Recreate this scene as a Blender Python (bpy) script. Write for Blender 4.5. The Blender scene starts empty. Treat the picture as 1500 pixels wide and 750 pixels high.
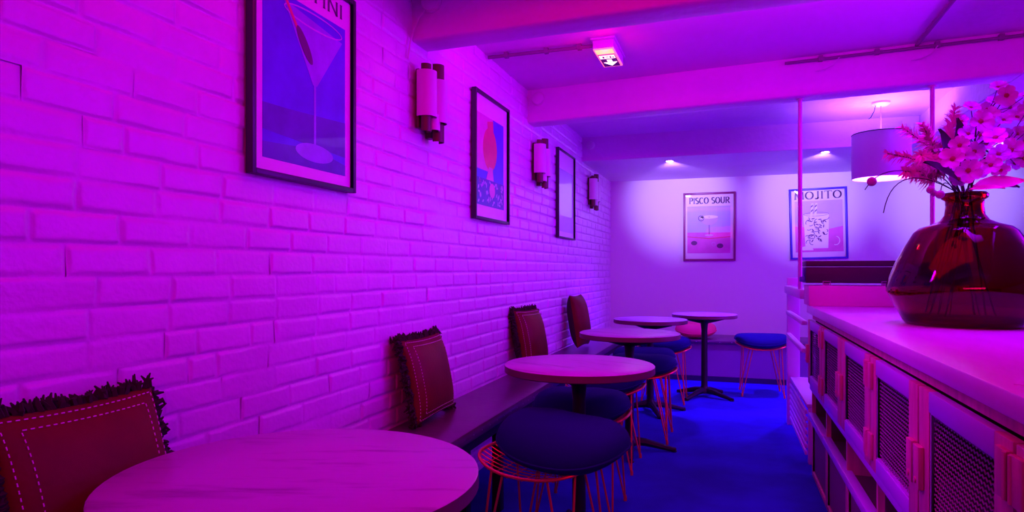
import bpy, bmesh, math, random
from mathutils import Vector, Matrix, noise
PI = math.pi
R = math.radians
C = bpy.context.scene.collection
random.seed(7)

# ------------------------------------------------------------------ materials
def mat(name, col, rough=.5, metal=0., bump=0., bscale=40., var=0., vscale=6., coat=0., spec=.5,
        emit=None, estr=0., trans=0., sheen=0., stretch=None, col2=None, ramp=(.35, .65)):
    m = bpy.data.materials.new(name); m.use_nodes = True
    nt = m.node_tree; b = nt.nodes['Principled BSDF']
    b.inputs['Base Color'].default_value = (*col, 1)
    b.inputs['Roughness'].default_value = rough
    b.inputs['Metallic'].default_value = metal
    b.inputs['Specular IOR Level'].default_value = spec
    if coat:
        b.inputs['Coat Weight'].default_value = coat; b.inputs['Coat Roughness'].default_value = .03; b.inputs['Coat IOR'].default_value = 1.8
    if trans: b.inputs['Transmission Weight'].default_value = trans
    if sheen:
        b.inputs['Sheen Weight'].default_value = sheen
    if emit:
        b.inputs['Emission Color'].default_value = (*emit, 1); b.inputs['Emission Strength'].default_value = estr
    if bump or var or col2:
        tc = nt.nodes.new('ShaderNodeTexCoord'); mp = nt.nodes.new('ShaderNodeMapping')
        nt.links.new(tc.outputs['Object'], mp.inputs[0])
        if stretch: mp.inputs['Scale'].default_value = stretch
    if bump:
        n = nt.nodes.new('ShaderNodeTexNoise'); n.inputs['Scale'].default_value = bscale
        n.inputs['Detail'].default_value = 5
        bp = nt.nodes.new('ShaderNodeBump'); bp.inputs['Strength'].default_value = bump
        bp.inputs['Distance'].default_value = .01
        nt.links.new(mp.outputs[0], n.inputs['Vector'])
        nt.links.new(n.outputs['Fac'], bp.inputs['Height'])
        nt.links.new(bp.outputs[0], b.inputs['Normal'])
    if var or col2:
        n = nt.nodes.new('ShaderNodeTexNoise'); n.inputs['Scale'].default_value = vscale
        n.inputs['Detail'].default_value = 6; n.inputs['Roughness'].default_value = .6
        nt.links.new(mp.outputs[0], n.inputs['Vector'])
        cr = nt.nodes.new('ShaderNodeValToRGB')
        c2 = col2 if col2 else tuple(min(1, x * (1 - var)) for x in col)
        cr.color_ramp.elements[0].position = ramp[0]; cr.color_ramp.elements[1].position = ramp[1]
        cr.color_ramp.elements[0].color = (*c2, 1); cr.color_ramp.elements[1].color = (*col, 1)
        nt.links.new(n.outputs['Fac'], cr.inputs[0]); nt.links.new(cr.outputs[0], b.inputs['Base Color'])
    return m

M = {}
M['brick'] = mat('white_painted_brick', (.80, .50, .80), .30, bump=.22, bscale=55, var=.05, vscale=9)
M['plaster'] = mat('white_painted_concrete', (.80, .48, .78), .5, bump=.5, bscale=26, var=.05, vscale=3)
M['wall'] = mat('white_wall', (.80, .78, .82), .55, bump=.1, bscale=120)
M['carpet'] = mat('blue_carpet', (.022, .02, .50), .95, bump=.35, bscale=260, var=.35, vscale=2.2, spec=.2)
M['leather_seat'] = mat('dark_brown_leather', (.15, .05, .12), .30, bump=.08, bscale=30, var=.45, vscale=3, spec=.8)
M['leather_red'] = mat('red_brown_leather', (.17, .006, .012), .5, bump=.12, bscale=60, var=.25, vscale=7, spec=.15)
M['fringe'] = mat('dark_wool_fringe', (.03, .006, .012), .9)
M['stitch'] = mat('cream_stitching', (.85, .8, .8), .6)
M['black_metal'] = mat('black_iron', (.012, .012, .016), .45, metal=.3)
M['stud'] = mat('brass_studs', (.6, .5, .5), .3, metal=1)
M['bench_panel'] = mat('painted_bench_panel', (.24, .12, .24), .5, bump=.1, bscale=40)
M['black_board'] = mat('black_skirting', (.02, .02, .05), .5)
M['table_wood'] = mat('round_table_wood', (.58, .42, .60), .33, bump=.06, bscale=14, stretch=(1.0, 6, 1), vscale=3.0, col2=(.32, .19, .32), ramp=(.30, .46))
M['table_edge'] = mat('table_edge_wood', (.15, .05, .07), .4, bump=.1, bscale=30)
M['copper'] = mat('copper_wire', (.95, .36, .10), .32, metal=.55)
M['navy'] = mat('navy_cushion_cloth', (.010, .006, .11), .85, bump=.2, bscale=220, spec=.12)
M['red_cloth'] = mat('red_cushion_cloth', (.75, .03, .12), .6, bump=.15, bscale=120)
M['frame_black'] = mat('black_frame_wood', (.03, .02, .04), .4)
M['frame_wine'] = mat('wine_frame_wood', (.28, .02, .15), .4)
M['frame_blue'] = mat('blue_frame_wood', (.06, .02, .5), .4)
def art(name, col, rough=.4, var=0., vscale=6., coat=.10): return mat(name, col, rough, coat=coat, var=var, vscale=vscale)
M['paper'] = art('poster_paper', (.82, .74, .78))
M['ink_blue'] = art('poster_blue', (.10, .06, .75), var=.25, vscale=5)
M['ink_deep'] = art('poster_deep_blue', (.10, .04, .45), var=.3, vscale=9)
M['ink_sky'] = art('poster_pale_blue', (.50, .48, .85), var=.1)
M['glossy_sheet'] = art('glossy_pale_poster', (.60, .50, .85), .3, coat=1.)
M['ink_pink'] = art('poster_pink', (.75, .10, .55), var=.15, vscale=9)
M['ink_red'] = art('poster_red', (.75, .05, .18), var=.2)
M['ink_dark'] = art('poster_dark', (.12, .01, .14))
M['ink_white'] = art('poster_white', (.85, .82, .88))
M['ink_glass'] = art('poster_glass_tint', (.33, .22, .80), var=.2, vscale=12)
M['ink_lilac'] = art('poster_lilac', (.62, .45, .80), var=.1)
M['cream_metal'] = mat('cream_enamel', (.70, .60, .68), .35)
M['dark_red_metal'] = mat('dark_bronze', (.10, .015, .025), .4, metal=.2)
M['white_plastic'] = mat('white_plastic', (.75, .68, .70), .4)
M['conduit'] = mat('grey_conduit', (.24, .12, .22), .5)
M['pole'] = mat('pale_pink_steel', (.62, .40, .55), .35)
M['worktop'] = mat('pale_worktop', (.82, .74, .82), .28, var=.12, vscale=4, stretch=(3, .6, 1), bump=.03, bscale=20)
M['counter_wood'] = mat('counter_wood', (.72, .28, .32), .45, bump=.1, bscale=20, stretch=(6, 6, 1), var=.3, vscale=5)
M['cab_dark'] = mat('dark_cabinet_board', (.09, .02, .05), .6)
M['rail_lit'] = mat('violet_lit_rail', (.50, .34, .74), .35)  # lighter violet colour stands for the light on the horizontal rails
M['mesh'] = mat('expanded_metal', (.30, .14, .32), .4, metal=.4)
M['mesh_panel'] = mat('brown_panel', (.22, .06, .12), .5, bump=.2, bscale=90)
M['box_pink'] = mat('pink_painted_board', (.78, .45, .58), .5)
M['case'] = mat('black_case_board', (.035, .012, .03), .5, bump=.15, bscale=40)
M['clear_foot'] = mat('clear_bracket', (.6, .5, .7), .2, metal=.6)
M['rack'] = mat('white_rack_paint', (.72, .60, .76), .45)
M['shade'] = mat('drum_shade_cloth', (.55, .40, .62), .8, bump=.1, bscale=150)
M['shade_in'] = mat('drum_shade_lining', (.85, .75, .85), .7)
M['bulb'] = mat('lamp_bulb', (1, 1, 1), .3, emit=(.85, .45, 1), estr=14)
M['spot_lens'] = mat('downlight_lens', (1, 1, 1), .3, emit=(.9, .75, 1), estr=60)
M['exit_glow'] = mat('exit_diffuser', (.9, .5, .4), .4, emit=(1, .16, .22), estr=1.2)
M['exit_amber'] = mat('exit_amber_strip', (.9, .5, .2), .4, emit=(1, .36, .05), estr=2.2)
M['exit_white'] = mat('exit_pictogram', (.9, .9, .9), .4, emit=(1, .72, .75), estr=1.9)
M['exit_dark'] = mat('exit_panel', (.12, .01, .16), .4)
M['petal'] = mat('pale_pink_petal', (.62, .50, .76), .6)
M['petal_eye'] = mat('dark_red_flower_eye', (.28, .01, .05), .6)
M['twig'] = mat('dark_twig', (.06, .02, .035), .7)
M['leaf'] = mat('dark_leaf', (.03, .03, .025), .5)
M['plume'] = mat('pink_plume', (.80, .36, .50), .7)
M['berry'] = mat('dusky_berry', (.45, .10, .40), .7, bump=.6, bscale=300)
M['bigleaf'] = mat('pink_leaf', (.80, .25, .45), .5)
def vase_glass():
    m = mat('amber_red_glass', (.36, .008, .004), .04, trans=1.0)
    m.node_tree.nodes['Principled BSDF'].inputs['IOR'].default_value = 1.36
    return m
M['vase'] = vase_glass()

# ------------------------------------------------------------------ mesh builder
class MB:
    def __init__(s): s.v = []; s.f = []; s.m = []
    def add(s, vs, fs, mi=0):
        o = len(s.v); s.v += [tuple(v) for v in vs]
        s.f += [tuple(i + o for i in f) for f in fs]; s.m += [mi] * len(fs); return s
    def box(s, x0, x1, y0, y1, z0, z1, mi=0, b=0.):
        if b > 0:
            bm = bmesh.new(); bmesh.ops.create_cube(bm, size=1)
            for v in bm.verts:
                v.co = Vector(((x0 + x1) / 2 + v.co.x * (x1 - x0), (y0 + y1) / 2 + v.co.y * (y1 - y0), (z0 + z1) / 2 + v.co.z * (z1 - z0)))
            bmesh.ops.bevel(bm, geom=bm.edges[:], offset=b, segments=2, profile=.5, affect='EDGES')
            bm.verts.index_update()
            r = s.add([v.co[:] for v in bm.verts], [[v.index for v in f.verts] for f in bm.faces], mi); bm.free(); return r
        vs = [(x, y, z) for x in (x0, x1) for y in (y0, y1) for z in (z0, z1)]
        return s.add(vs, [(0, 1, 3, 2), (4, 6, 7, 5), (0, 4, 5, 1), (2, 3, 7, 6), (0, 2, 6, 4), (1, 5, 7, 3)], mi)
    def tube(s, pts, r, n=8, mi=0, closed=False, caps=True):
        pts = [Vector(p) for p in pts]; N = len(pts)
        rs = r if isinstance(r, (list, tuple)) else [r] * N
        up = None; rings = []
        for i, p in enumerate(pts):
            a = pts[i - 1] if (i > 0 or closed) else p
            b = pts[(i + 1) % N] if (i < N - 1 or closed) else p
            t = (b - a).normalized() if (b - a).length > 1e-9 else Vector((0, 0, 1))
            if up is None:
                up = Vector((0, 0, 1)) if abs(t.z) < .9 else Vector((1, 0, 0))
            u = (up - t * up.dot(t)).normalized(); w = t.cross(u); up = u
            rings.append([p + (u * math.cos(2 * PI * k / n) + w * math.sin(2 * PI * k / n)) * rs[i] for k in range(n)])
        vs = [q for ring in rings for q in ring]; fs = []
        for i in range(N if closed else N - 1):
            j = (i + 1) % N
            for k in range(n):
                fs.append((i * n + k, i * n + (k + 1) % n, j * n + (k + 1) % n, j * n + k))
        if caps and not closed:
            fs.append(tuple(range(n))[::-1]); fs.append(tuple((N - 1) * n + k for k in range(n)))
        return s.add(vs, fs, mi)
    def lathe(s, prof, n=32, c=(0, 0, 0), mi=0, closed_prof=False):
        vs = []; fs = []; P = len(prof)
        for (r, z) in prof:
            for k in range(n):
                a = 2 * PI * k / n; vs.append((c[0] + r * math.cos(a), c[1] + r * math.sin(a), c[2] + z))
        rng = P if closed_prof else P - 1
        for i in range(rng):
            j = (i + 1) % P
            for k in range(n):
                fs.append((i * n + k, i * n + (k + 1) % n, j * n + (k + 1) % n, j * n + k))
        if not closed_prof:
            if prof[0][0] > 1e-6: fs.append(tuple(range(n))[::-1])
            if prof[-1][0] > 1e-6: fs.append(tuple((P - 1) * n + k for k in range(n)))
        return s.add(vs, fs, mi)
    def poly(s, pts, y0, y1, mi=0):          # outline in local x,z given thickness from y0 to y1
        n = len(pts)
        vs = [(p[0], y0, p[1]) for p in pts] + [(p[0], y1, p[1]) for p in pts]
        fs = [tuple(range(n)), tuple(range(2 * n - 1, n - 1, -1))] + [(i, (i + 1) % n, n + (i + 1) % n, n + i) for i in range(n)]
        return s.add(vs, fs, mi)
    def xf(s, mtx):
        s.v = [tuple(mtx @ Vector(v)) for v in s.v]; return s

def obj(name, mb, m, parent=None, smooth=True, angle=40, weld=True):
    me = bpy.data.meshes.new(name)
    me.from_pydata(mb.v, [], mb.f)
    ms = m if isinstance(m, (list, tuple)) else [m]
    for x in ms: me.materials.append(x)
    for p, mi in zip(me.polygons, mb.m): p.material_index = mi
    bm = bmesh.new(); bm.from_mesh(me)
    if weld: bmesh.ops.remove_doubles(bm, verts=bm.verts, dist=1e-6)
    bmesh.ops.recalc_face_normals(bm, faces=bm.faces)
    if smooth:
        for f in bm.faces: f.smooth = True
        a = R(angle)
        for e in bm.edges:
            if len(e.link_faces) == 2 and e.calc_face_angle(0) > a: e.smooth = False
            elif len(e.link_faces) != 2: e.smooth = True
    bm.to_mesh(me); bm.free(); me.update()
    o = bpy.data.objects.new(name, me); C.objects.link(o)
    if parent: o.parent = parent
    return o
def thing(name, label, cat, loc=(0, 0, 0), rotz=0., group=None):
    o = bpy.data.objects.new(name, None); C.objects.link(o); o.empty_display_size = .1
    o.location = loc; o.rotation_euler = (0, 0, rotz); o['label'] = label; o['category'] = cat
    if group: o['group'] = group
    return o
def tag(o, label, cat, group=None, kind=None):
    if label: o['label'] = label
    if cat: o['category'] = cat
    if group: o['group'] = group
    if kind: o['kind'] = kind
    return o
def struct(name, mb, m, label=None, **k):
    o = obj(name, mb, m, **k); o['kind'] = 'structure'
    if label: o['label'] = label
    return o
def dup(root, loc, label, rotz=0., group=None):
    r = root.copy(); C.objects.link(r); r.location = loc; r.rotation_euler = (0, 0, rotz); r['label'] = label
    if group: r['group'] = group
    for ch in list(root.children):
        c = ch.copy(); C.objects.link(c); c.parent = r
        for g in list(ch.children):
            d = g.copy(); C.objects.link(d); d.parent = c
    return r

# ------------------------------------------------------------------ the room
XW = -1.437      # mortar plane of the left wall
YF = 8.0         # far wall
CEIL = 2.50; SOF = 2.265
b = MB().box(XW - .2, 4.2, -2.2, YF + .2, -.12, 0)
struct('floor', b, M['carpet'], 'dark blue carpet floor', smooth=False)
b = MB().box(XW - .2, 4.2, -2.2, YF + .2, CEIL, CEIL + .12)
struct('ceiling', b, M['plaster'], 'white painted rough ceiling', smooth=False)
b = MB().box(XW - .2, 4.2, YF, YF + .2, 0, CEIL)
struct('wall_far', b, M['wall'], 'smooth white far wall', smooth=False)
b = MB().box(4.0, 4.2, -2.2, YF, 0, CEIL)
struct('wall_right', b, M['wall'], smooth=False)
# brick wall: one mesh, every brick a softly bulging patch with worn edges
def brick_wall():
    mb = MB(); rnd = random.Random(3)
    ch = .075; z0 = .0487 - ch
    k = 0
    while z0 + k * ch < CEIL:
        za = z0 + k * ch; zb = za + ch
        y = -2.2 - (.1125 if k % 2 else 0) + rnd.uniform(-.02, .02)
        while y < YF:
            L = .222 + rnd.uniform(-.014, .014)
            if rnd.random() < .13: L = .112 + rnd.uniform(-.006, .006)
            y2 = min(y + L, YF)
            if YF - y2 < .04: y2 = YF
            L = y2 - y
            if y2 > -.35:
                h = (.0062 + rnd.uniform(-.0018, .0018)) * (1 if y < 3.5 else min(1.7, 1 + (y - 3.5) * .35))
                fine = y < 3.2
                g = .0035 + rnd.uniform(0, .002); e = .0028 + rnd.uniform(0, .0018)
                us = [0, g, g + e, g + 2.2 * e, g + 3.4 * e] + [g + 3.4 * e + (L - 2 * g - 6.8 * e) * t for t in ((.2, .4, .6, .8) if fine else (.5,))] + [L - g - 3.4 * e, L - g - 2.2 * e, L - g - e, L - g, L]
                vs_ = [0, g, g + e, g + 2.2 * e, g + 3.4 * e, ch * .5, ch - g - 3.4 * e, ch - g - 2.2 * e, ch - g - e, ch - g, ch]
                hu = [0, 0.05, .7, .97, 1] + [1] * (len(us) - 10) + [1, .97, .7, .05, 0]
                hv = [0, 0.05, .7, .97, 1, 1, 1, .97, .7, .05, 0]
                tu = rnd.uniform(-.0016, .0016); tv = rnd.uniform(-.0014, .0014)
                P = []
                for i, u in enumerate(us):
                    for j, v in enumerate(vs_):
                        px, pz = y + u, za + v
                        fill = .62 + .95 * noise.noise(Vector((px * 3.1, pz * 8.5, 7.7))) + .25 * noise.noise(Vector((px * 11, pz * 19, 2.2)))
                        fill = max(.12, min(1, fill + max(0, (px - 3.2) * .3)))      # joints choked with old paint at the near end
                        hh = 1 - (1 - min(hu[i], hv[j])) * fill
                        if 0 < i < len(us) - 1 and 0 < j < len(vs_) - 1:
                            n1 = noise.noise(Vector((px * 22, pz * 30, 1.7))); n2 = noise.noise(Vector((px * 26, pz * 22, 9.2)))
                            px += n1 * .0048; pz += n2 * .0042
                        d = hh * (h + tu * (u / L - .5) * 2 + tv * (v / ch - .5) * 2) + .0013 * noise.noise(Vector((px * 14, pz * 14, 4.))) * hh
                        P.append((XW + d, px, min(pz, CEIL)))
                nv = len(vs_)
                F = [(i * nv + j, (i + 1) * nv + j, (i + 1) * nv + j + 1, i * nv + j + 1) for i in range(len(us) - 1) for j in range(nv - 1)]
                mb.add(P, F)
            y = y2
        k += 1
    return mb
struct('wall_left', brick_wall(), M['brick'], 'white painted brick wall', angle=80, weld=False)
struct('wall_left_core', MB().box(XW - .2, XW - .001, -2.2, YF, 0, CEIL), M['plaster'], smooth=False)

# cross beams with a rough painted skin
def beam(y0, y1, x0, x1, skew=0.):
    mb = MB(); nx = int((x1 - x0) / .05); sec = []
    prof = [(y0, CEIL + .01), (y0, CEIL - .08), (y0, CEIL - .16), (y0 + .0, SOF + .012), (y0 + .012, SOF), (y0 + .06, SOF), (y1 - .06, SOF), (y1 - .012, SOF), (y1, SOF + .012), (y1, CEIL - .1), (y1, CEIL + .01)]
    P = []
    for i in range(nx + 1):
        x = x0 + (x1 - x0) * i / nx
        for (yy, zz) in prof:
            n = noise.noise(Vector((x * 5, yy * 7, zz * 9))) * .004 + noise.noise(Vector((x * 21, yy * 31, zz * 27))) * .0016
            P.append((x, yy + n + skew * (x - x0) / (x1 - x0), zz + n * .8))
    m = len(prof)
    F = [(i * m + j, i * m + j + 1, (i + 1) * m + j + 1, (i + 1) * m + j) for i in range(nx) for j in range(m - 1)]
    return mb.add(P, F)
for i, y0 in enumerate((.95, 2.765, 4.58)):
    struct('trim_%d' % (i + 1), beam(y0, y0 + .175, XW, 1.5, (0, -.08, -.28)[i]), M['plaster'], 'rough painted ceiling beam', angle=60)
# lowered ceiling beyond the third beam line and along the right side
b = MB().box(XW, 1.5, 6.39, YF, SOF, CEIL + .01, b=.006); b.box(1.5, 4.0, -2.2, YF, SOF, CEIL + .01, b=.006)
struct('ceiling_soffit', b, M['plaster'], 'lowered plaster soffit', smooth=False)

# ------------------------------------------------------------------ benches
def studs(mb, pts, r=.0035):
    for p, nrm in pts:
        p = Vector(p); n = Vector(nrm)
        u = n.orthogonal().normalized(); w = n.cross(u)
        vs = [p + n * r * .8] + [p + (u * math.cos(a) + w * math.sin(a)) * r for a in [2 * PI * k / 6 for k in range(6)]]
        mb.add(vs, [(0, 1 + k, 1 + (k + 1) % 6) for k in range(6)])
bench = thing('wall_bench', 'long dark leather bench with studded edge along the white brick wall', 'bench', (XW + .19, 3.5, 0))
BZ = .50; bx0 = .185 - .19 + .01 - .0; 
x0, x1 = -.172, .178   # local: wall side, room side
ya, yb = -3.4, 3.85
obj('seat_pad', MB().box(x0, x1, ya, yb, BZ - .055, BZ, b=.012), M['leather_seat'], bench)
f = MB(); f.box(x0 + .02, x1 - .012, ya + .02, yb - .02, BZ - .095, BZ - .055)
obj('bench_frame', f, M['black_metal'], bench, smooth=False)
def stud_parts(parent, pts, r):
    first = None
    for p, nrm in pts:
        if first is None:
            sm = MB(); studs(sm, [((0, 0, 0), nrm)], r); first = obj('stud', sm, M['stud'], parent); o = first
        else:
            o = first.copy(); C.objects.link(o); o.parent = parent
        o.location = p
stud_parts(bench, [((x1 + .0005, ya + .04 + .10 * k, BZ - .028), (1, 0, 0)) for k in range(72)], .0042)
for yy in (.3, 1.45, 2.62, 3.05, 4.16, 5.3, 6.45):
    for xx in (x1 - .06, x0 + .03):
        obj('leg', MB().box(xx, xx + .045, yy - 3.5 - .025, yy - 3.5 + .025, 0, BZ - .09, b=.003), M['black_metal'], bench)
fb = thing('end_bench', 'dark bench with purple front panel built against the far wall', 'bench', (.4, 7.65, 0))
BF = .435
obj('seat_pad', MB().box(-1.42, 2.4, -.38, .34, BF - .03, BF, b=.008), M['leather_seat'], fb)
obj('front_panel', MB().box(-1.42, 2.4, -.35, -.32, .0, BF - .03), M['bench_panel'], fb, smooth=False)
obj('skirting', MB().box(-1.42, 2.4, -.362, -.35, .0, .055), M['black_board'], fb, smooth=False)
stud_parts(fb, [((-.9 + .12 * k, -.3805, BF - .014), (0, -1, 0)) for k in range(22)], .0045)

# ------------------------------------------------------------------ tables
TZ = .775
def make_table(r, label, loc, rot):
    t = thing('round_table', label, 'table', loc, rot, 'round cafe tables along the brick wall')
    th = .034
    top = MB().lathe([(0, TZ), (r * .5, TZ), (r - .004, TZ), (r, TZ - .003)], 64)
    obj('tabletop', top, M['table_wood'], t, weld=True)
    ed = MB().lathe([(r, TZ - .003), (r + .001, TZ - th + .004), (r - .004, TZ - th), (0, TZ - th)], 64)
    obj('table_edge', ed, M['table_edge'], t)
    obj('column', MB().lathe([(.05, .035), (.052, .06), (.034, .085), (.03, .11), (.028, .62), (.034, .68), (.04, .70), (.0, .70)], 20), M['black_metal'], t)
    sp = MB()
    for k in range(4):
        a = k * PI / 2; c_, s_ = math.cos(a), math.sin(a)
        sp.tube([(0, 0, .70), (c_ * .1, s_ * .1, .715), (c_ * .2, s_ * .2, TZ - th - .006)], [.02, .014, .01], 6)
    obj('spider', sp, M['black_metal'], t)
    for k in range(4):
        a = k * PI / 2 + PI / 4; c_, s_ = math.cos(a), math.sin(a)
        f = MB().tube([(c_ * .02, s_ * .02, .06), (c_ * .10, s_ * .10, .055), (c_ * .2, s_ * .2, .032), (c_ * .27, s_ * .27, .016), (c_ * .30, s_ * .30, .014)], [.03, .026, .02, .016, .013], 8)
        f.lathe([(.02, 0), (.022, .006), (.012, .012), (0, .012)], 10, (c_ * .285, s_ * .285, 0))
        obj('base_foot', f, M['black_metal'], t)
    return t
make_table(.369, 'round wooden table nearest the viewer with a bare grained top, beside the near fringed cushion', (-.846, 1.133, 0), .3)
make_table(.328, 'second round wooden table from the viewer, over two navy stool cushions', (-.646, 2.829, 0), -.4)
make_table(.328, 'third round wooden table along the brick wall, with a bright worn right edge', (-.653, 4.350, 0), -.61)
make_table(.305, 'fourth table of the row, a dark thin disc seen edge-on before the far wall corner', (-.667, 5.60, 0), -.4)
make_table(.295, 'round pedestal table standing clear before the far bench, whole column in view', (-.262, 6.40, 0), .25)

# ------------------------------------------------------------------ stools and their cushions
SZ = .44
def seat_z(x, y): return SZ + .055 * (abs(x) / .235) ** 2.2 - .006 * math.cos(y / .19 * PI / 2)
def rim_pts(n=56):
    out = []
    for k in range(n):
        a = 2 * PI * k / n; c_, s_ = math.cos(a), math.sin(a)
        e = .62
        x = .235 * math.copysign(abs(c_) ** e, c_); y = .19 * math.copysign(abs(s_) ** e, s_)
        out.append((x, y, seat_z(x, y)))
    return out
def make_stool(label, loc, rot):
    t = thing('wire_stool', label, 'stool', loc, rot, 'copper wire stools at the tables')
    obj('seat_rim', MB().tube(rim_pts(), .0062, 8, closed=True), M['copper'], t)
    w = MB()
    for k in range(-5, 6):
        y = k * .033; xm = .235 * max(0, 1 - (abs(y) / .19) ** 3.2) ** (1 / 3.2)
        w.tube([(xm * t_, y, seat_z(xm * t_, y) - .004) for t_ in [i / 8 for i in range(-8, 9)]], .0021, 5)
    for k in range(-3, 4):
        x = k * .06; ym = .19 * max(0, 1 - (abs(x) / .235) ** 3.2) ** (1 / 3.2)
        w.tube([(x, ym * t_, seat_z(x, ym * t_) - .008) for t_ in [i / 5 for i in range(-5, 6)]], .0021, 5)
    obj('seat_wires', w, M['copper'], t)
    for sx in (-1, 1):
        for sy in (-1, 1):
            l = MB()
            fx, fy = sx * .185, sy * .185
            a = (sx * .17, sy * .10); b_ = (sx * .09, sy * .165)
            l.tube([(a[0], a[1], seat_z(*a) - .008), (fx, fy, .012), (fx * 1.0, fy * 1.0, .006)], .0048, 7)
            l.tube([(b_[0], b_[1], seat_z(*b_) - .008), (fx * .985, fy, .012), (fx, fy, .006)], .0048, 7)
            l.lathe([(.009, 0), (.009, .02), (.006, .03), (0, .03)], 8, (fx, fy, 0))
            obj('leg', l, M['copper'], t)
    return t
def pad_mesh(w, d, h, n=22, e=2.6, wob=0, seed=0., flat=.32):
    mb = MB(); P = []; F = []
    def pt(u, v, s):
        # squircle outline, puffed body, saddle sag following the seat below
        a = math.atan2(v, u); m = max(abs(u), abs(v))
        k = (abs(math.cos(a)) ** e + abs(math.sin(a)) ** e) ** (-1 / e)
        x = m * k * math.cos(a) * w / 2; y = m * k * math.sin(a) * d / 2
        th = math.sqrt(max(0, 1 - m ** 3.2))
        z = h * (th * (1 - flat)) if s > 0 else -h * flat * th
        nn = noise.noise(Vector((x * 9 + seed, y * 9, s))) * wob * th
        return (x, y, z + nn)
    for s in (1, -1):
        o = len(P)
        for i in range(n + 1):
            for j in range(n + 1):
                u, v = math.sin((i / n - .5) * PI), math.sin((j / n - .5) * PI)
                P.append(pt(u, v, s))
        for i in range(n):
            for j in range(n):
                q = (o + i * (n + 1) + j, o + (i + 1) * (n + 1) + j, o + (i + 1) * (n + 1) + j + 1, o + i * (n + 1) + j + 1)
                F.append(q if s > 0 else q[::-1])
    mb.add(P, F); return mb
def seat_cushion(label, loc, rot, w=.47, d=.42, h=.12, m='navy', tilt=(0, 0), seed=0., group='navy cushions on the stools'):
    t = thing('seat_cushion', label, 'cushion', loc, rot, group)
    mb = pad_mesh(w, d, h * (1.25 if m == 'navy' else 1), wob=.007, seed=seed, flat=.27)
    # settle the underside into the saddle of the seat
    mb.v = [(x, y, z + .055 * (abs(x) / .235) ** 2.2 * .75) for x, y, z in mb.v]
    o = obj('cushion_cover', mb, M[m], t, angle=75)
    o.rotation_euler = (tilt[0], tilt[1], 0)
    e = 2.6; pts = []
    for k in range(48):
        a = 2 * PI * k / 48; kk = (abs(math.cos(a)) ** e + abs(math.sin(a)) ** e) ** (-1 / e)
        x, y = kk * math.cos(a) * w / 2, kk * math.sin(a) * d / 2
        pts.append((x, y, .055 * (abs(x) / .235) ** 2.2 * .75))
    s = obj('piping', MB().tube(pts, .005, 6, closed=True), M[m], t); s.rotation_euler = o.rotation_euler
    return t
ST = [  # x, y, rot, stool label, cushion label
    (-.69, 2.42, -.16, 'nearest copper wire stool with bare wire seat showing left of its cushion', 'thick navy cushion lying on the nearest wire stool', (.045, .07), .135, .49),
    (-.715, 3.20, .0, 'copper wire stool tucked behind the nearest stool, under the second table', 'navy cushion just behind the nearest stool, in front of the second table column', (0, 0), .12, .47),
    (-.745, 4.00, .0, 'copper wire stool hidden below the second table, red legs in the aisle', 'dark navy cushion in the shade beneath the right rim of the second table', (0, 0), .12, .47),
    (-.615, 4.745, .0, 'copper wire stool beyond the third table, legs beside the black table foot', 'blue cushion showing right of the second tabletop rim', (0, 0), .11, .47),
    (-.66, 5.14, .0, 'copper wire stool in front of the fourth table column', 'dull navy cushion below the third tabletop, in front of the fourth column', (0, 0), .115, .47),
    (-.60, 6.12, .0, 'farthest copper wire stool of the row, next to the pedestal table', 'bright blue cushion on the farthest stool of the row', (0, 0), .11, .47),
    (.25, 6.71, .05, 'copper wire stool standing alone at the right of the aisle before the far bench', 'blue cushion on the lone stool at the right of the aisle', (0, 0), .10, .49)]
for i, (x, y, r, l1, l2, tl, h, w) in enumerate(ST):
    make_stool(l1, (x, y, 0), r)
    dx = .075 if i == 0 else 0
    seat_cushion(l2, (x + dx, y, SZ + .042 + (.025 if i == 0 else 0)), r, w, .37 if i in (3, 4) else .43, h, tilt=tl, seed=i * 3.1)
seat_cushion('small red cushion lying on the far bench behind the tables', (-.40, 7.52, BF + .055), .1, .44, .36, .17, 'red_cloth', seed=31., group=None)

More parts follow.
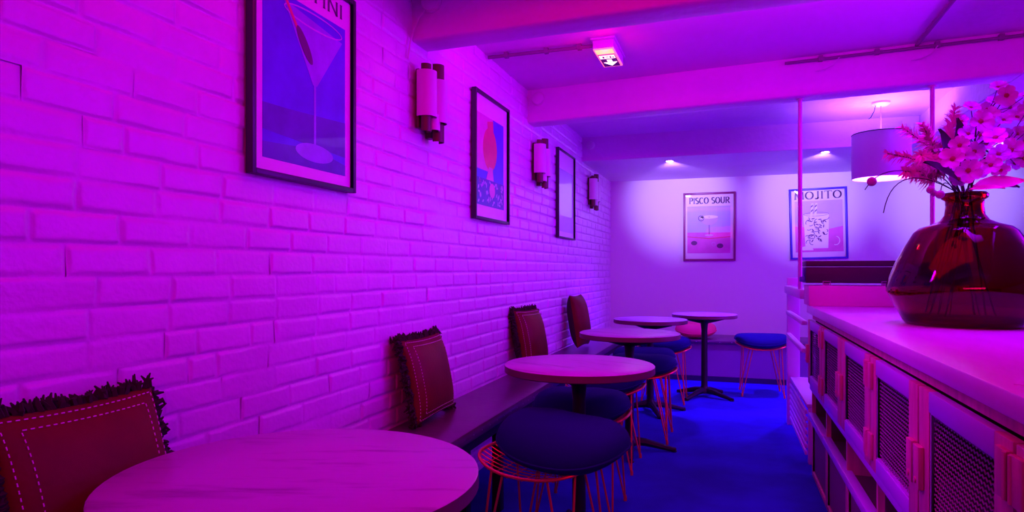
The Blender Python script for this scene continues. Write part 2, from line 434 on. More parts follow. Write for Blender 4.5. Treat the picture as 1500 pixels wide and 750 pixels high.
# ------------------------------------------------------------------ fringed leather cushions against the wall
def wall_cushion(label, loc, rotz, lean, w=.40, h=.40, th=.11, roll=0., seed=1, stitched=True, fringe=True):
    t = thing('leather_cushion', label, 'cushion', loc, 0, 'fringed leather cushions on the wall bench')
    rnd = random.Random(seed)
    # local: x across, z up, -y out of the front; then lean back and turn
    mtx = Matrix.Rotation(rotz, 4, 'Z') @ Matrix.Rotation(-lean, 4, 'X') @ Matrix.Translation((0, 0, h / 2)) @ Matrix.Rotation(roll, 4, 'Y')
    def surf(u, v): return th / 2 * math.sqrt(max(0., (1 - abs(u) ** 3) * (1 - abs(v) ** 3)))
    n = 20
    for nm, s, mm in (('front_panel', -1, M['leather_red']), ('back_panel', 1, M['fringe'])):
        mb = MB(); P = []; F = []
        for i in range(n + 1):
            for j in range(n + 1):
                u, v = math.sin((i / n - .5) * PI), math.sin((j / n - .5) * PI)
                q = .93 + .07 * (u * u * v * v)
                pinch = 1 - .05 * (1 - v * v) * 0
                x = u * w / 2 * (1 - .05 * (1 - v * v)); z = v * h / 2 * (1 - .05 * (1 - u * u))
                P.append((x, s * surf(u, v), z))
        for i in range(n):
            for j in range(n):
                a = i * (n + 1) + j; q = (a, a + n + 1, a + n + 2, a + 1); F.append(q if s < 0 else q[::-1])
        mb.add(P, F).xf(mtx); obj(nm, mb, mm, t, angle=80)
    if stitched:
        mb = MB()
        def at(u, v): return Vector((u * w / 2 * (1 - .05 * (1 - v * v)), -surf(u, v) - .001, v * h / 2 * (1 - .05 * (1 - u * u))))
        for (iu, iv) in ((.92, .93), (.76, .82)):
            mb = MB()
            cs = [(-iu, -iv), (-iu, iv), (iu, iv), (iu, -iv)]
            for k in range(4):
                a, b_ = cs[k], cs[(k + 1) % 4]
                L = math.hypot((b_[0] - a[0]) * w / 2, (b_[1] - a[1]) * h / 2); m = int(L / .0145)
                for q in range(m):
                    t0, t1 = (q + .18) / m, (q + .68) / m
                    mb.tube([at(a[0] + (b_[0] - a[0]) * tt, a[1] + (b_[1] - a[1]) * tt) for tt in (t0, t1)], .0014, 5)
            mb.xf(mtx); obj('stitching', mb, M['stitch'], t)
    if fringe:
        mb = MB()
        for side in range(4):
            for q in range(190):
                tt = (q + rnd.random()) / 190 * 2 - 1
                u, v = ((tt, 1), (tt, -1), (1, tt), (-1, tt))[side]
                if side == 1 and abs(tt) < .8: continue
                base = Vector((u * w / 2 * (1 - .05 * (1 - v * v)) * .985, rnd.uniform(-.008, .012 if side == 3 else .045), v * h / 2 * (1 - .05 * (1 - u * u)) * .985))
                clump = noise.noise(Vector((tt * 6, side * 5, seed)))
                out = Vector((u if side > 1 else tt * .15, rnd.uniform(-.35, .5), v if side < 2 else tt * .15)).normalized()
                ln = .020 + .018 * clump + rnd.uniform(0, .014)
                mid = base + out * ln * .6 + Vector((rnd.uniform(-1, 1), rnd.uniform(-1, 1), rnd.uniform(-1, 1))) * .006
                tip = base + out * ln + Vector((rnd.uniform(-1, 1), rnd.uniform(-1, 1), rnd.uniform(-1.3, .7))) * .011
                mb.tube([base, mid, tip], [.0065, .0062, .002], 4)
        mb.xf(mtx); obj('fringe', mb, M['fringe'], t)
    return t
WB = R(90)
wall_cushion('dark red leather cushion with shaggy fringe nearest the viewer, behind the near table', (-1.245, 1.055, BZ + .012), WB, R(17), .385, .41, th=.10, seed=1)
wall_cushion('red leather cushion with double white stitching leaning at the open stretch of bench', (-1.315, 2.775, BZ + .012), WB + R(3), R(12), .45, .375, th=.13, seed=2)
wall_cushion('red leather cushion leaning on the brick wall behind the second table', (-1.30, 4.33, BZ + .012), WB - R(10), R(11), .36, .41, th=.17, seed=3)
wall_cushion('farthest red leather cushion standing upright on the bench behind the third table', (-1.27, 5.72, BZ + .012), WB - R(4), R(9), .34, .46, th=.16, seed=4, stitched=False, fringe=False)

# ------------------------------------------------------------------ framed posters
def letter(ch):
    def arc(cx, cy, rx, ry, a0, a1, n=12): return [(cx + rx * math.cos(R(a0 + (a1 - a0) * i / n)), cy + ry * math.sin(R(a0 + (a1 - a0) * i / n))) for i in range(n + 1)]
    D = {
        'I': (.28, [[(.14, 0), (.14, 1)]]),
        'T': (.74, [[(.37, 0), (.37, 1)], [(0, .97), (.74, .97)]]),
        'N': (.82, [[(.1, 0), (.1, 1)], [(.1, 1), (.72, 0)], [(.72, 0), (.72, 1)]]),
        'M': (1.0, [[(.1, 0), (.14, 1)], [(.14, 1), (.5, .05)], [(.5, .05), (.86, 1)], [(.86, 1), (.9, 0)]]),
        'A': (.82, [[(.05, 0), (.41, 1)], [(.41, 1), (.77, 0)], [(.2, .35), (.62, .35)]]),
        'R': (.76, [[(.12, 0), (.12, 1)], [(.12, .97), (.38, .97)] + arc(.38, .74, .26, .23, 90, -90) + [(.12, .51)], [(.36, .5), (.74, 0)]]),
        'P': (.68, [[(.12, 0), (.12, 1)], [(.12, .97), (.36, .97)] + arc(.36, .72, .26, .25, 90, -90) + [(.12, .47)]]),
        'O': (.86, [arc(.43, .5, .37, .47, 0, 360, 24)]),
        'C': (.8, [arc(.43, .5, .36, .47, 50, 310, 18)]),
        'U': (.8, [[(.12, 1), (.12, .35)] + arc(.4, .33, .28, .3, 180, 360) + [(.68, 1)]]),
        'J': (.5, [[(.34, 1), (.34, .22)] + arc(.19, .2, .15, .18, 0, -140)]),
        'S': (.62, [arc(.31, .74, .23, .23, 40, 270, 12) + arc(.31, .26, .24, .25, 90, -140, 12)]),
        ' ': (.36, [])}
    return D[ch]
def lettering(text, xc, z0, hgt, wtot, y0, y1):
    wid = sum(letter(c)[0] + .1 for c in text) - .1; sx = wtot / wid
    mb = MB(); x = xc - wtot / 2
    for c in text:
        w, strokes = letter(c)
        for st in strokes:
            for i in range(len(st) - 1):
                (ax, az), (bx, bz) = st[i], st[i + 1]
                A = Vector((x + ax * sx, z0 + az * hgt)); B = Vector((x + bx * sx, z0 + bz * hgt)); d = B - A
                if d.length < 1e-6: continue
                wd = hgt * (.075 + .125 * abs(d.normalized().y)) * .5; nrm = Vector((-d.y, d.x)).normalized() * wd
                e = d.normalized() * (wd * .35 if len(st) > 2 else 0)
                mb.poly([tuple(A - e + nrm), tuple(A - e - nrm), tuple(B + e - nrm), tuple(B + e + nrm)], y0, y1)
            if len(st) == 2 or c in 'PRU':
                for (qx, qz) in ((st[0], st[-1]) if len(st) == 2 or c == 'U' else ()):
                    if qz in (0, 1):
                        X = x + qx * sx; zz = z0 + qz * hgt; hs = hgt * .13
                        zb = zz if qz == 0 else zz - hgt * .05
                        mb.box(X - hs, X + hs, y1, y0, zb, zb + hgt * .05)
            if c == 'T' and len(st) == 2 and st[0][1] == .97:
                for qx in (0, .74):
                    X = x + qx * sx; mb.box(X - hgt * .02, X + hgt * .03, y1, y0, z0 + hgt * .82, z0 + hgt)
        x += (w + .1) * sx
    return mb
def ell(cx, cz, rx, rz, n=28, a0=0, a1=360):
    return [(cx + rx * math.cos(R(a0 + (a1 - a0) * i / n)), cz + rz * math.sin(R(a0 + (a1 - a0) * i / n))) for i in range(n if abs(a1 - a0) >= 360 else n + 1)]
def ring(mb, cx, cz, rx, rz, wd, y0, y1, mi, a0=0, a1=360, n=28):
    o = ell(cx, cz, rx, rz, n, a0, a1); i_ = ell(cx, cz, rx - wd, rz - wd, n, a0, a1)
    m = len(o); full = abs(a1 - a0) >= 360
    for k in range(m if full else m - 1):
        j = (k + 1) % m; mb.poly([o[k], o[j], i_[j], i_[k]], y0, y1, mi)
def poster(label, loc, rotz, W, Hh, frame_m, text, art_fn, bar=.018, text_z=None, text_h=.05, text_w=None, depth=.028, tilt=0.):
    t = thing('framed_poster', label, 'poster', loc, rotz, 'framed cocktail posters'); t.rotation_euler = (0, tilt, rotz)
    f = MB()
    f.box(-W / 2, -W / 2 + bar, -depth, 0, 0, Hh, b=.002); f.box(W / 2 - bar, W / 2, -depth, 0, 0, Hh, b=.002)
    f.box(-W / 2 + bar, W / 2 - bar, -depth, 0, 0, bar, b=.002); f.box(-W / 2 + bar, W / 2 - bar, -depth, 0, Hh - bar, Hh, b=.002)
    obj('frame', f, M[frame_m], t)
    obj('poster_sheet', MB().box(-W / 2 + bar, W / 2 - bar, -.012, -.002, bar, Hh - bar), M['paper'], t, smooth=False)
    if art_fn:
        mb, ms = art_fn(W, Hh); obj('printed_picture', mb, [M[x] for x in ms], t, smooth=False, weld=False)
    if text:
        obj('lettering', lettering(text, 0, text_z, text_h, text_w, -.0126, -.0136), M['ink_dark'], t, smooth=False, weld=False)
    return t
def Y(k): return (-.012 - .0005 * k, -.0124 - .0005 * k)
def art_martini(W, H):
    mb = MB(); a, b_ = -W / 2 + .062, W / 2 - .055
    mb.poly([(a, .06), (b_, .06), (b_, .62), (a, .62)], *Y(0), 0)
    mb.poly([(a, .06), (b_, .06), (b_, .10), (.05, .13), (a, .11)], *Y(1), 1)
    mb.poly([(a, .235), (-.1, .24), (b_, .262), (b_, .13), (a, .15)], *Y(1), 1)
    cx = .045
    mb.poly([(cx - .17, .60), (cx + .17, .56), (cx + .012, .355), (cx - .012, .355)], *Y(2), 2)
    mb.poly([(cx - .006, .355), (cx + .006, .355), (cx + .006, .12), (cx - .006, .12)], *Y(2), 2)
    mb.poly(ell(cx, .115, .11, .032), *Y(3), 2)
    ring(mb, cx, .58, .17, .03, .006, *Y(3), 3)
    mb.poly([(-.165, .66), (-.15, .66), (.02, .44), (.01, .43)], *Y(4), 4)
    d = Vector((.17, -.22)).normalized(); n = Vector((-d.y, d.x))
    c0 = Vector((-.015, .48))
    mb.poly([tuple(c0 + d * (.07 * math.cos(t)) + n * (.02 * math.sin(t))) for t in [2 * PI * k / 20 for k in range(20)]], *Y(5), 5)
    return mb, ['ink_blue', 'ink_deep', 'ink_glass', 'ink_lilac', 'ink_red', 'ink_dark']
def art_red(W, H):
    mb = MB(); a, b_ = -W / 2 + .05, W / 2 - .085
    mb.poly([(a, .09), (b_, .09), (b_, .63), (a, .63)], *Y(0), 1)
    mb.poly([(a, .30), (.02, .30), (.02, .63), (a, .63)], *Y(1), 2)
    mb.poly(ell(-.03, .44, .12, .13), *Y(2), 0)
    mb.poly([(-.08, .60), (.02, .62), (.03, .50), (-.06, .50)], *Y(3), 0)
    mb.poly([(-.05, .33), (.01, .33), (.03, .25), (-.10, .25)], *Y(4), 2)
    mb.poly([(a, .09), (b_, .09), (b_, .25), (a, .25)], *Y(5), 3)
    rnd = random.Random(5)
    for k in range(46):
        x, z = rnd.uniform(a + .02, b_ - .02), rnd.uniform(.105, .235); an = rnd.uniform(0, PI); c_, s_ = math.cos(an), math.sin(an)
        mb.poly([(x + .016 * c_ * math.cos(q) - .007 * s_ * math.sin(q), z + .016 * s_ * math.cos(q) + .007 * c_ * math.sin(q)) for q in [2 * PI * i / 8 for i in range(8)]], *Y(6), 4)
    mb.poly(ell(.0, .19, .05, .045), *Y(7), 2)
    return mb, ['ink_red', 'ink_blue', 'ink_pink', 'ink_deep', 'ink_lilac']
def art_pale(W, H):
    mb = MB(); mb.poly([(-W / 2 + .05, .06), (W / 2 - .05, .06), (W / 2 - .05, .60), (-W / 2 + .05, .60)], *Y(0), 0)
    mb.poly([(-W / 2 + .05, .06), (W / 2 - .05, .06), (W / 2 - .05, .20), (-W / 2 + .05, .20)], *Y(1), 1)
    return mb, ['glossy_sheet', 'ink_lilac']
def art_pisco(W, H):
    mb = MB(); a, b_ = -W / 2 + .045, W / 2 - .058
    mb.poly([(a, .09), (b_, .09), (b_, .64), (a, .64)], *Y(0), 0)
    for k in range(1, 9): mb.poly([(a + .055 * k - .0012, .33), (a + .055 * k + .0012, .33), (a + .055 * k + .0012, .64), (a + .055 * k - .0012, .64)], *Y(1), 3)
    for k in range(1, 5): mb.poly([(a, .33 + .062 * k), (b_, .33 + .062 * k), (b_, .3325 + .062 * k), (a, .3325 + .062 * k)], *Y(1), 3)
    mb.poly([(a, .09), (b_, .09), (b_, .33), (a, .335)], *Y(2), 1)
    mb.poly([(a, .29), (.0, .265), (b_, .285), (b_, .277), (.0, .255), (a, .282)], *Y(3), 4)
    cx = -.0
    mb.poly([(cx - .10, .515)] + ell(cx, .505, .098, .09, 14, 180, 360) + [(cx + .10, .515)], *Y(3), 3)
    mb.poly(ell(cx, .513, .098, .02), *Y(4), 5)
    mb.poly([(cx - .004, .42), (cx + .004, .42), (cx + .004, .30), (cx - .004, .30)], *Y(4), 2)
    mb.poly(ell(cx, .30, .05, .011), *Y(4), 3)
    ring(mb, cx - .09, .50, .034, .034, .008, *Y(5), 2); mb.poly(ell(cx - .09, .50, .024, .024), *Y(4), 5); ring(mb, cx - .09, .50, .018, .018, .004, *Y(5), 2)
    mb.poly([(cx - .012, .508), (cx, .516), (cx + .012, .508), (cx, .511)], *Y(5), 2)
    mb.poly(ell(-.17, .21, .035, .026), *Y(3), 2); mb.poly(ell(.12, .175, .036, .028), *Y(3), 2)
    ring(mb, .05, .195, .022, .022, .003, *Y(4), 3)
    return mb, ['ink_sky', 'ink_pink', 'ink_dark', 'ink_lilac', 'ink_red', 'ink_white']
def art_mojito(W, H):
    mb = MB(); a, b_ = -W / 2 + .055, W / 2 - .045
    n = 10
    mb.poly([(a, .08), (b_, .08), (b_, .65), (a, .65)], *Y(0), 0)
    mb.poly([(a, .08), (b_, .08), (b_, .36), (.1, .33), (a, .37)], *Y(1), 1)
    mb.poly([(a, .08), (b_, .08), (b_, .24), (a, .26)], *Y(2), 2)
    cx = -.02
    mb.poly([(cx - .13, .50), (cx + .13, .50), (cx + .115, .12), (cx - .115, .12)], *Y(3), 3)
    ring(mb, cx, .50, .13, .022, .004, *Y(4), 4)
    rnd = random.Random(11)
    for k in range(26):
        x, z = cx + rnd.uniform(-.095, .095), rnd.uniform(.17, .46); r = rnd.uniform(.02, .04); a0 = rnd.uniform(0, 360)
        ring(mb, x, z, r, r * rnd.uniform(.6, 1), .007, *Y(4 + k % 3), 4, a0, a0 + rnd.uniform(90, 200), 10)
    for k in range(20):
        x, z = cx + rnd.uniform(-.09, .09), rnd.uniform(.2, .45); an = rnd.uniform(0, PI); c_, s_ = math.cos(an), math.sin(an)
        mb.poly([(x + .02 * c_ * math.cos(q) - .006 * s_ * math.sin(q), z + .02 * s_ * math.cos(q) + .006 * c_ * math.sin(q)) for q in [2 * PI * i / 8 for i in range(8)]], *Y(7), 4)
    for dx, t in ((-.05, 8), (-.01, 0)):
        mb.poly([(cx + dx - .012, .48), (cx + dx + .012, .48), (cx + dx + .026, .62), (cx + dx + .004, .62)], *Y(8), 3)
        for zz in (.52, .57): mb.poly([(cx + dx - .006, zz), (cx + dx + .018, zz + .02), (cx + dx + .02, zz + .04), (cx + dx - .002, zz + .02)], *Y(9), 4)
    mb.poly([(a + .04, .10)] + ell(-.13, .10, .08, .045, 12, 180, 0)[0:0] + ell(-.13, .10, .075, .045, 12, 0, 180), *Y(5), 3)
    ring(mb, .17, .20, .045, .05, .006, *Y(5), 3, -110, 80, 14)
    return mb, ['ink_lilac', 'ink_pink', 'ink_pink', 'ink_white', 'ink_dark']
PX = -1.424
poster('large black-framed cocktail glass poster on blue, nearest the viewer on the brick wall', (PX, 1.938, 1.488), WB, .582, .748, 'frame_black', 'MARTINI', art_martini, text_z=.652, text_h=.052, text_w=.44)
poster('black-framed poster with a red figure on blue, between the two near wall lamps', (PX, 3.782, 1.484), WB, .60, .755, 'frame_black', None, art_red)
poster('thin-framed pale poster with glossy reflections, farthest on the brick wall', (PX, 5.665, 1.462), WB, .61, .765, 'frame_black', None, art_pale, bar=.014)
poster('wine-framed poster of a stemmed glass reading PISCO SOUR on the far wall', (-.272, YF, 1.292), 0, .586, .80, 'frame_wine', 'PISCO SOUR', art_pisco, text_z=.670, text_h=.072, text_w=.45, bar=.024)
poster('blue-framed poster of a tall iced glass reading MOJITO on the far wall', (.897, YF, 1.308), 0, .585, .79, 'frame_blue', 'MOJITO', art_mojito, text_z=.668, text_h=.086, text_w=.48, bar=.022, tilt=R(-1.2))

# ------------------------------------------------------------------ wall lamps (unlit) made of staggered half tubes
def half_tube(mb, cx, cy, r, z0, z1, a0, a1, th=.003, n=14):
    o = [(cx + r * math.cos(R(a0 + (a1 - a0) * i / n)), cy + r * math.sin(R(a0 + (a1 - a0) * i / n))) for i in range(n + 1)]
    i_ = [(cx + (r - th) * math.cos(R(a0 + (a1 - a0) * i / n)), cy + (r - th) * math.sin(R(a0 + (a1 - a0) * i / n))) for i in range(n + 1)]
    P = o + i_[::-1]; m = len(P)
    vs = [(x, y, z0) for x, y in P] + [(x, y, z1) for x, y in P]
    fs = [(k, (k + 1) % m, m + (k + 1) % m, m + k) for k in range(m)]
    for k in range(n): fs += [(k, k + 1, m - 2 - k, m - 1 - k), (m + k, m + k + 1, 2 * m - 2 - k, 2 * m - 1 - k)]
    mb.add(vs, fs)
def sconce(label, y, z0=1.81):
    t = thing('wall_lamp', label, 'wall lamp', (PX, y, z0), 0, 'metal wall lamps on the brick wall')
    obj('back_plate', MB().box(0, .018, -.075, .05, .05, .33, b=.004), M['dark_red_metal'], t)
    mb = MB(); half_tube(mb, .05, .055, .036, .0, .375, -100, 100); mb.box(.0, .03, .03, .08, .02, .355)
    obj('tall_inner_tube', mb, M['dark_red_metal'], t)
    mb = MB(); half_tube(mb, .045, -.055, .052, .10, .315, -120, 110)
    obj('near_shade', mb, M['cream_metal'], t)
    mb = MB(); half_tube(mb, .062, .03, .05, .085, .29, -130, 75)
    obj('far_shade', mb, M['cream_metal'], t)
    mb = MB(); half_tube(mb, .05, -.07, .028, .03, .345, -110, 110)
    obj('lower_tube', mb, M['dark_red_metal'], t)
    mb = MB(); half_tube(mb, .058, -.005, .034, .045, .12, -120, 60)
    obj('short_tube', mb, M['cream_metal'], t)
    return t
sconce('cream and bronze tube wall lamp nearest the viewer, right of the large blue poster', 2.86)
sconce('cream and bronze tube wall lamp between the red poster and the pale poster', 4.76)
sconce('tube wall lamp farthest along the brick wall, near the far corner', 6.72)

# round fittings on the beam faces, one cable
def fitting(label, x, y, z, r=.042):
    t = thing('ceiling_fitting', label, 'fitting', (x, y, z), 0, 'small round fittings on the beams')
    mb = MB().lathe([(r, 0), (r, .012), (r * .93, .022), (r * .6, .028), (0, .03)], 28).xf(Matrix.Rotation(R(90), 4, 'X'))
    obj('cover', mb, M['white_plastic'], t)
    mb = MB().lathe([(r * 1.12, 0), (r * 1.12, .006), (r * .9, .007), (0, .007)], 28).xf(Matrix.Rotation(R(90), 4, 'X'))
    obj('mount_ring', mb, M['white_plastic'], t)
    return t
fitting('round pale fitting on the nearest beam face, with a cable hanging from it', -1.33, 2.763, 2.432, .046)
fitting('round pale fitting on the second beam face beside the brick wall', -1.345, 4.572, 2.43, .046)
fitting('small dark-looking round fitting on the far soffit face by the wall corner', -1.34, 6.388, 2.42, .04)
c = MB().tube([(-1.35, 2.752, 2.40), (-1.385, 2.745, 2.36), (-1.412, 2.74, 2.30), (-1.418, 2.72, 2.24), (-1.419, 2.70, 2.16)], .004, 6)
tag(obj('cable', c, M['white_plastic']), 'thin pale cable dropping from the round fitting of the nearest beam onto the brick', 'cable')

# emergency light on the ceiling
t = thing('emergency_light', 'glowing orange emergency exit light fixed to the ceiling', 'emergency light', (-.70, 3.67, CEIL))
obj('housing', MB().box(-.06, .06, 0, .34, -.058, 0, b=.006), M['white_plastic'], t)
obj('base_plate', MB().box(-.07, .07, -.02, .36, -.012, 0, b=.003), M['white_plastic'], t)
obj('diffuser', MB().box(-.058, .058, .003, .337, -.064, -.058, b=.002), M['exit_glow'], t)
obj('amber_strip', MB().box(-.05, .05, .012, .085, -.0655, -.064), M['exit_amber'], t, smooth=False)
obj('legend_panel', MB().box(-.05, .046, .098, .325, -.0655, -.064), M['exit_dark'], t, smooth=False)
pg = MB()
zz0, zz1 = -.067, -.0655
pg.box(-.046, .042, .112, .168, zz0, zz1)
def flat(pts): pg.add([(x, y, zz0) for x, y in pts] + [(x, y, zz1) for x, y in pts], [tuple(range(len(pts))), tuple(range(2 * len(pts) - 1, len(pts) - 1, -1))] + [(i, (i + 1) % len(pts), len(pts) + (i + 1) % len(pts), len(pts) + i) for i in range(len(pts))])
flat([(-.014, .19), (.014, .19), (.014, .24), (.04, .24), (0, .305), (-.04, .24), (-.014, .24)])
obj('arrow_pictogram', pg, M['exit_white'], t, smooth=False)
pm = MB()
for (x, y, w, h) in ((-.03, .125, .012, .03), (-.012, .132, .018, .01), (.012, .125, .01, .032), (.026, .140, .012, .014)): pm.box(x, x + w, y, y + h, zz0 - .0012, zz0)
obj('dark_symbols', pm, M['exit_dark'], t, smooth=False)

# conduits
p = MB().tube([(XW + .02, 3.735, CEIL - .018), (-.78, 3.735, CEIL - .018), (-.76, 3.735, CEIL - .02)], .011, 8)
for x in (-1.3, -1.05, -.85): p.box(x - .012, x + .012, 3.72, 3.75, CEIL - .032, CEIL)
tag(obj('conduit', p, M['conduit']), 'dark conduit running from the brick wall to the orange emergency light', 'conduit')
p = MB().tube([(.30, 4.395, CEIL - .03), (1.5, 4.28, CEIL - .03)], .009, 8)
for x in (.5, .8, 1.1, 1.4): p.box(x - .012, x + .012, 4.385 - (x - .3) * .0955, 4.42 - (x - .3) * .0955, CEIL - .042, CEIL - .01)
tag(obj('conduit', p, M['conduit']), 'conduit running across the top of the second beam face above the counter end', 'conduit')
p = MB().tube([(1.0, 4.33, CEIL - .014), (1.0, .6, CEIL - .014)], .011, 8)
tag(obj('conduit', p, M['conduit']), 'conduit running along the ceiling toward the viewer above the counter', 'conduit')
for i, (x, l) in enumerate(((.50, 'left'), (1.0, 'right'))):
    yb = 4.385 - (x - .3) * .0955; pts = [(x + .10, yb - .01, CEIL - .035), (x + .07, yb, CEIL - .075), (x + .02, yb + .004, CEIL - .095), (x - .03, yb + .008, CEIL - .10)]
    tag(obj('cable', MB().tube(pts, .003, 6), M['white_plastic']), 'short loose pale cable end on the second beam, %s one of two' % l, 'cable')

# downlights with real spot lamps
def downlight(label, x, y):
    t = thing('downlight', label, 'downlight', (x, y, SOF), 0, 'recessed downlights in the far soffit')
    obj('trim_ring', MB().lathe([(.034, -.002), (.036, -.007), (.046, -.006), (.05, 0), (.034, 0)], 28, closed_prof=True), M['white_plastic'], t)
    obj('lens', MB().lathe([(.034, -.001), (.026, -.004), (0, -.005)], 24), M['spot_lens'], t)
    return t
downlight('lit ceiling downlight left of centre, washing the PISCO SOUR poster', -.60, 6.62)
downlight('lit ceiling downlight above the MOJITO poster, beside the thin pole', .79, 6.57)
downlight('lit ceiling downlight at the right edge of the picture, beyond the flowers', 2.17, 6.45)

# pendant lamp
t = thing('pendant_lamp', 'drum-shade pendant lamp hanging behind the flowers, lit inside', 'pendant lamp', (1.09, 5.78, 0))
obj('ceiling_rose', MB().lathe([(.0, CEIL), (.065, CEIL), (.065, CEIL - .015), (.045, CEIL - .03), (0, CEIL - .032)], 28), M['white_plastic'], t)
obj('cord', MB().tube([(0, 0, CEIL - .03), (0, 0, 2.16)], .004, 8), M['pole'], t)
obj('loose_wire', MB().tube([(-.04, -.02, CEIL - .02), (-.05, -.02, CEIL - .07), (-.075, -.02, CEIL - .12), (-.09, -.02, CEIL - .13)], .003, 6), M['black_metal'], t)
s = MB().lathe([(.205, 1.90), (.207, 2.075), (.205, 2.25)], 48); s.f = s.f[:-2]; s.m = s.m[:-2]
obj('shade', s, M['shade'], t)
s = MB().lathe([(.201, 1.902), (.203, 2.075), (.201, 2.248)], 48); s.f = s.f[:-2]; s.m = s.m[:-2]
obj('shade_lining', s, M['shade_in'], t)
s = MB(); s.tube([(.204 * math.cos(a), .204 * math.sin(a), 2.25) for a in [2 * PI * k / 48 for k in range(48)]], .004, 6, closed=True)
for k in range(3): a = k * 2 * PI / 3; s.tube([(.203 * math.cos(a), .203 * math.sin(a), 2.245), (.01 * math.cos(a), .01 * math.sin(a), 2.18)], .0025, 6)
obj('shade_ring', s, M['black_metal'], t)
obj('bulb', MB().lathe([(.0, 2.055), (.02, 2.06), (.032, 2.085), (.03, 2.11), (.015, 2.14), (.0, 2.145)], 20), M['bulb'], t)

# ------------------------------------------------------------------ counter (turned a touch from the room axis)
A7 = R(.7); cA, sA = math.cos(A7), math.sin(A7)
def cf(x, y, z=0): return (x * cA - y * sA, x * sA + y * cA, z)
CX0, CX1 = .48, 1.24
w = MB().box(0, CX1 + .01 - .458, 0, 4.20 + .6, .938, .984, b=.004)
wt = obj('worktop', w, M['worktop']); wt.location = cf(.458, -.6); wt.rotation_euler = (0, 0, A7)
tag(wt, 'long pale worktop lying over the row of mesh-door cabinets', 'worktop')
def expanded(y0, y1, z0, z1, x, ph=.0120, pw=.0185, t=.0011, d=.0022):
    mb = MB(); rows = int((z1 - z0) / ph); cols = int((y1 - y0) / (pw / 2)) + 1
    for r in range(rows + 1):
        P = []; F = []
        for k in range(cols + 1):
            y = min(y0 + k * pw / 2, y1); z = z0 + r * ph + (ph * .5 if (k + r) % 2 else 0) * .98
            z = min(z, z1)
            P += [(x - d / 2, y, z - t), (x - d / 2, y, z + t), (x + d / 2, y, z + t * 1.6), (x + d / 2, y, z - t * .4)]
        for k in range(cols):
            for q in range(4): F.append((k * 4 + q, k * 4 + (q + 1) % 4, k * 4 + 4 + (q + 1) % 4, k * 4 + 4 + q))
        mb.add(P, F)
    return mb
DW = .572
def frame_box(mb, x0, x1, y0, y1, z0, z1, st, rl, b=.003, hm=0):
    mb.box(x0, x1, y0, y0 + st, z0, z1, b=b); mb.box(x0, x1, y1 - st, y1, z0, z1, b=b)
    mb.box(x0, x1, y0 + st, y1 - st, z0, z0 + rl, hm, b); mb.box(x0, x1, y0 + st, y1 - st, z1 - rl, z1, hm, b)
_mesh_cache = {}
def cabinet(label, y0, nd):
    t = thing('cabinet', label, 'cabinet', cf(CX0, y0), A7, 'wooden counter cabinets with mesh doors')
    L = nd * DW; D = CX1 - CX0
    c = MB()
    c.box(.02, D, .001, .02, .0, .936); c.box(.02, D, L - .02, L - .001, .0, .936)       # sides
    c.box(D - .015, D, .02, L - .02, .0, .936); c.box(.02, D - .015, .02, L - .02, .91, .936)
    c.box(.015, D - .015, .02, L - .02, .505, .53); c.box(.02, D - .015, .02, L - .02, .02, .04)
    c.box(.30, .315, .02, L - .02, .36, .505); c.box(.02, .30, .02, L - .02, .335, .345)
    obj('carcass', c, M['cab_dark'], t, smooth=False)
    obj('top_rail', MB().box(.004, .02, .0, L, .905, .936), M['counter_wood'], t, smooth=False)
    obj('door_rail', MB().box(-.012, .02, .0, L, .497, .532, b=.004), M['rail_lit'], t)
    obj('ledge_rail', MB().box(-.02, .02, .0, L, .325, .362, b=.005), M['rail_lit'], t)
    for k in range(nd + 1):
        yy = k * DW; ya_, yb_ = max(yy - .012, .0005), min(yy + .012, L - .0005)
        obj('divider', MB().box(.0, .30, ya_, yb_, .345, .497), M['counter_wood'], t, smooth=False)
    for k in range(nd):
        da, db = k * DW + .006, (k + 1) * DW - .006
        d = MB(); frame_box(d, -.022, .0, da, db, .536, .902, .082, .05, hm=1)
        do = obj('door', d, [M['counter_wood'], M['rail_lit']], t)
        key = 'door'
        me = expanded(.082, DW - .094, .586, .852, -.010)
        me.v = [(x, y + da, z) for x, y, z in me.v]
        obj('mesh_panel', me, M['mesh'], do, smooth=False, weld=False)
        bd = MB(); yy0, yy1, zz0_, zz1_ = da + .076, db - .076, .58, .858
        frame_box(bd, -.018, -.002, yy0, yy1, zz0_, zz1_, .010, .010, .001)
        obj('inner_bead', bd, M['rail_lit'], do)
        hinge_near = (k % 2 == 0)
        hy = da if hinge_near else db
        for hz in (.57, .80):
            h = MB(); h.box(-.032, -.0222, hy - .0, hy + (.05 if hinge_near else -.05), hz, hz + .085, b=.002) if hinge_near else h.box(-.032, -.0222, hy - .05, hy, hz, hz + .085, b=.002)
            h.tube([(-.030, hy + (.006 if hinge_near else -.006), hz + .002), (-.030, hy + (.006 if hinge_near else -.006), hz + .083)], .006, 8)
            obj('hinge', h, M['counter_wood'], do)
        ly = db if hinge_near else da
        l = MB()
        if hinge_near: l.box(-.036, -.0222, ly - .05, ly - .002, .655, .76, b=.003)
        else: l.box(-.036, -.0222, ly + .002, ly + .05, .655, .76, b=.003)
        yc = ly + (-.026 if hinge_near else .026)
        l.tube([(-.039, yc, .675), (-.034, yc, .675)], .008, 10)
        obj('latch_block', l, M['counter_wood'], do)
        p_ = MB(); frame_box(p_, .0, .02, da - .004, db + .004, .0, .323, .03, .03)
        po = obj('lower_panel', p_, M['counter_wood'], t)
        obj('panel_board', MB().box(.010, .018, da + .026, db - .026, .03, .293), M['mesh_panel'], po, smooth=False)
    return t
cabinet('wooden cabinet unit at the far end of the counter with a single mesh door', 1.296 + 4 * DW, 1)
cabinet('wooden cabinet unit in the middle of the counter with two shadowed mesh doors', 1.296 + 2 * DW, 2)
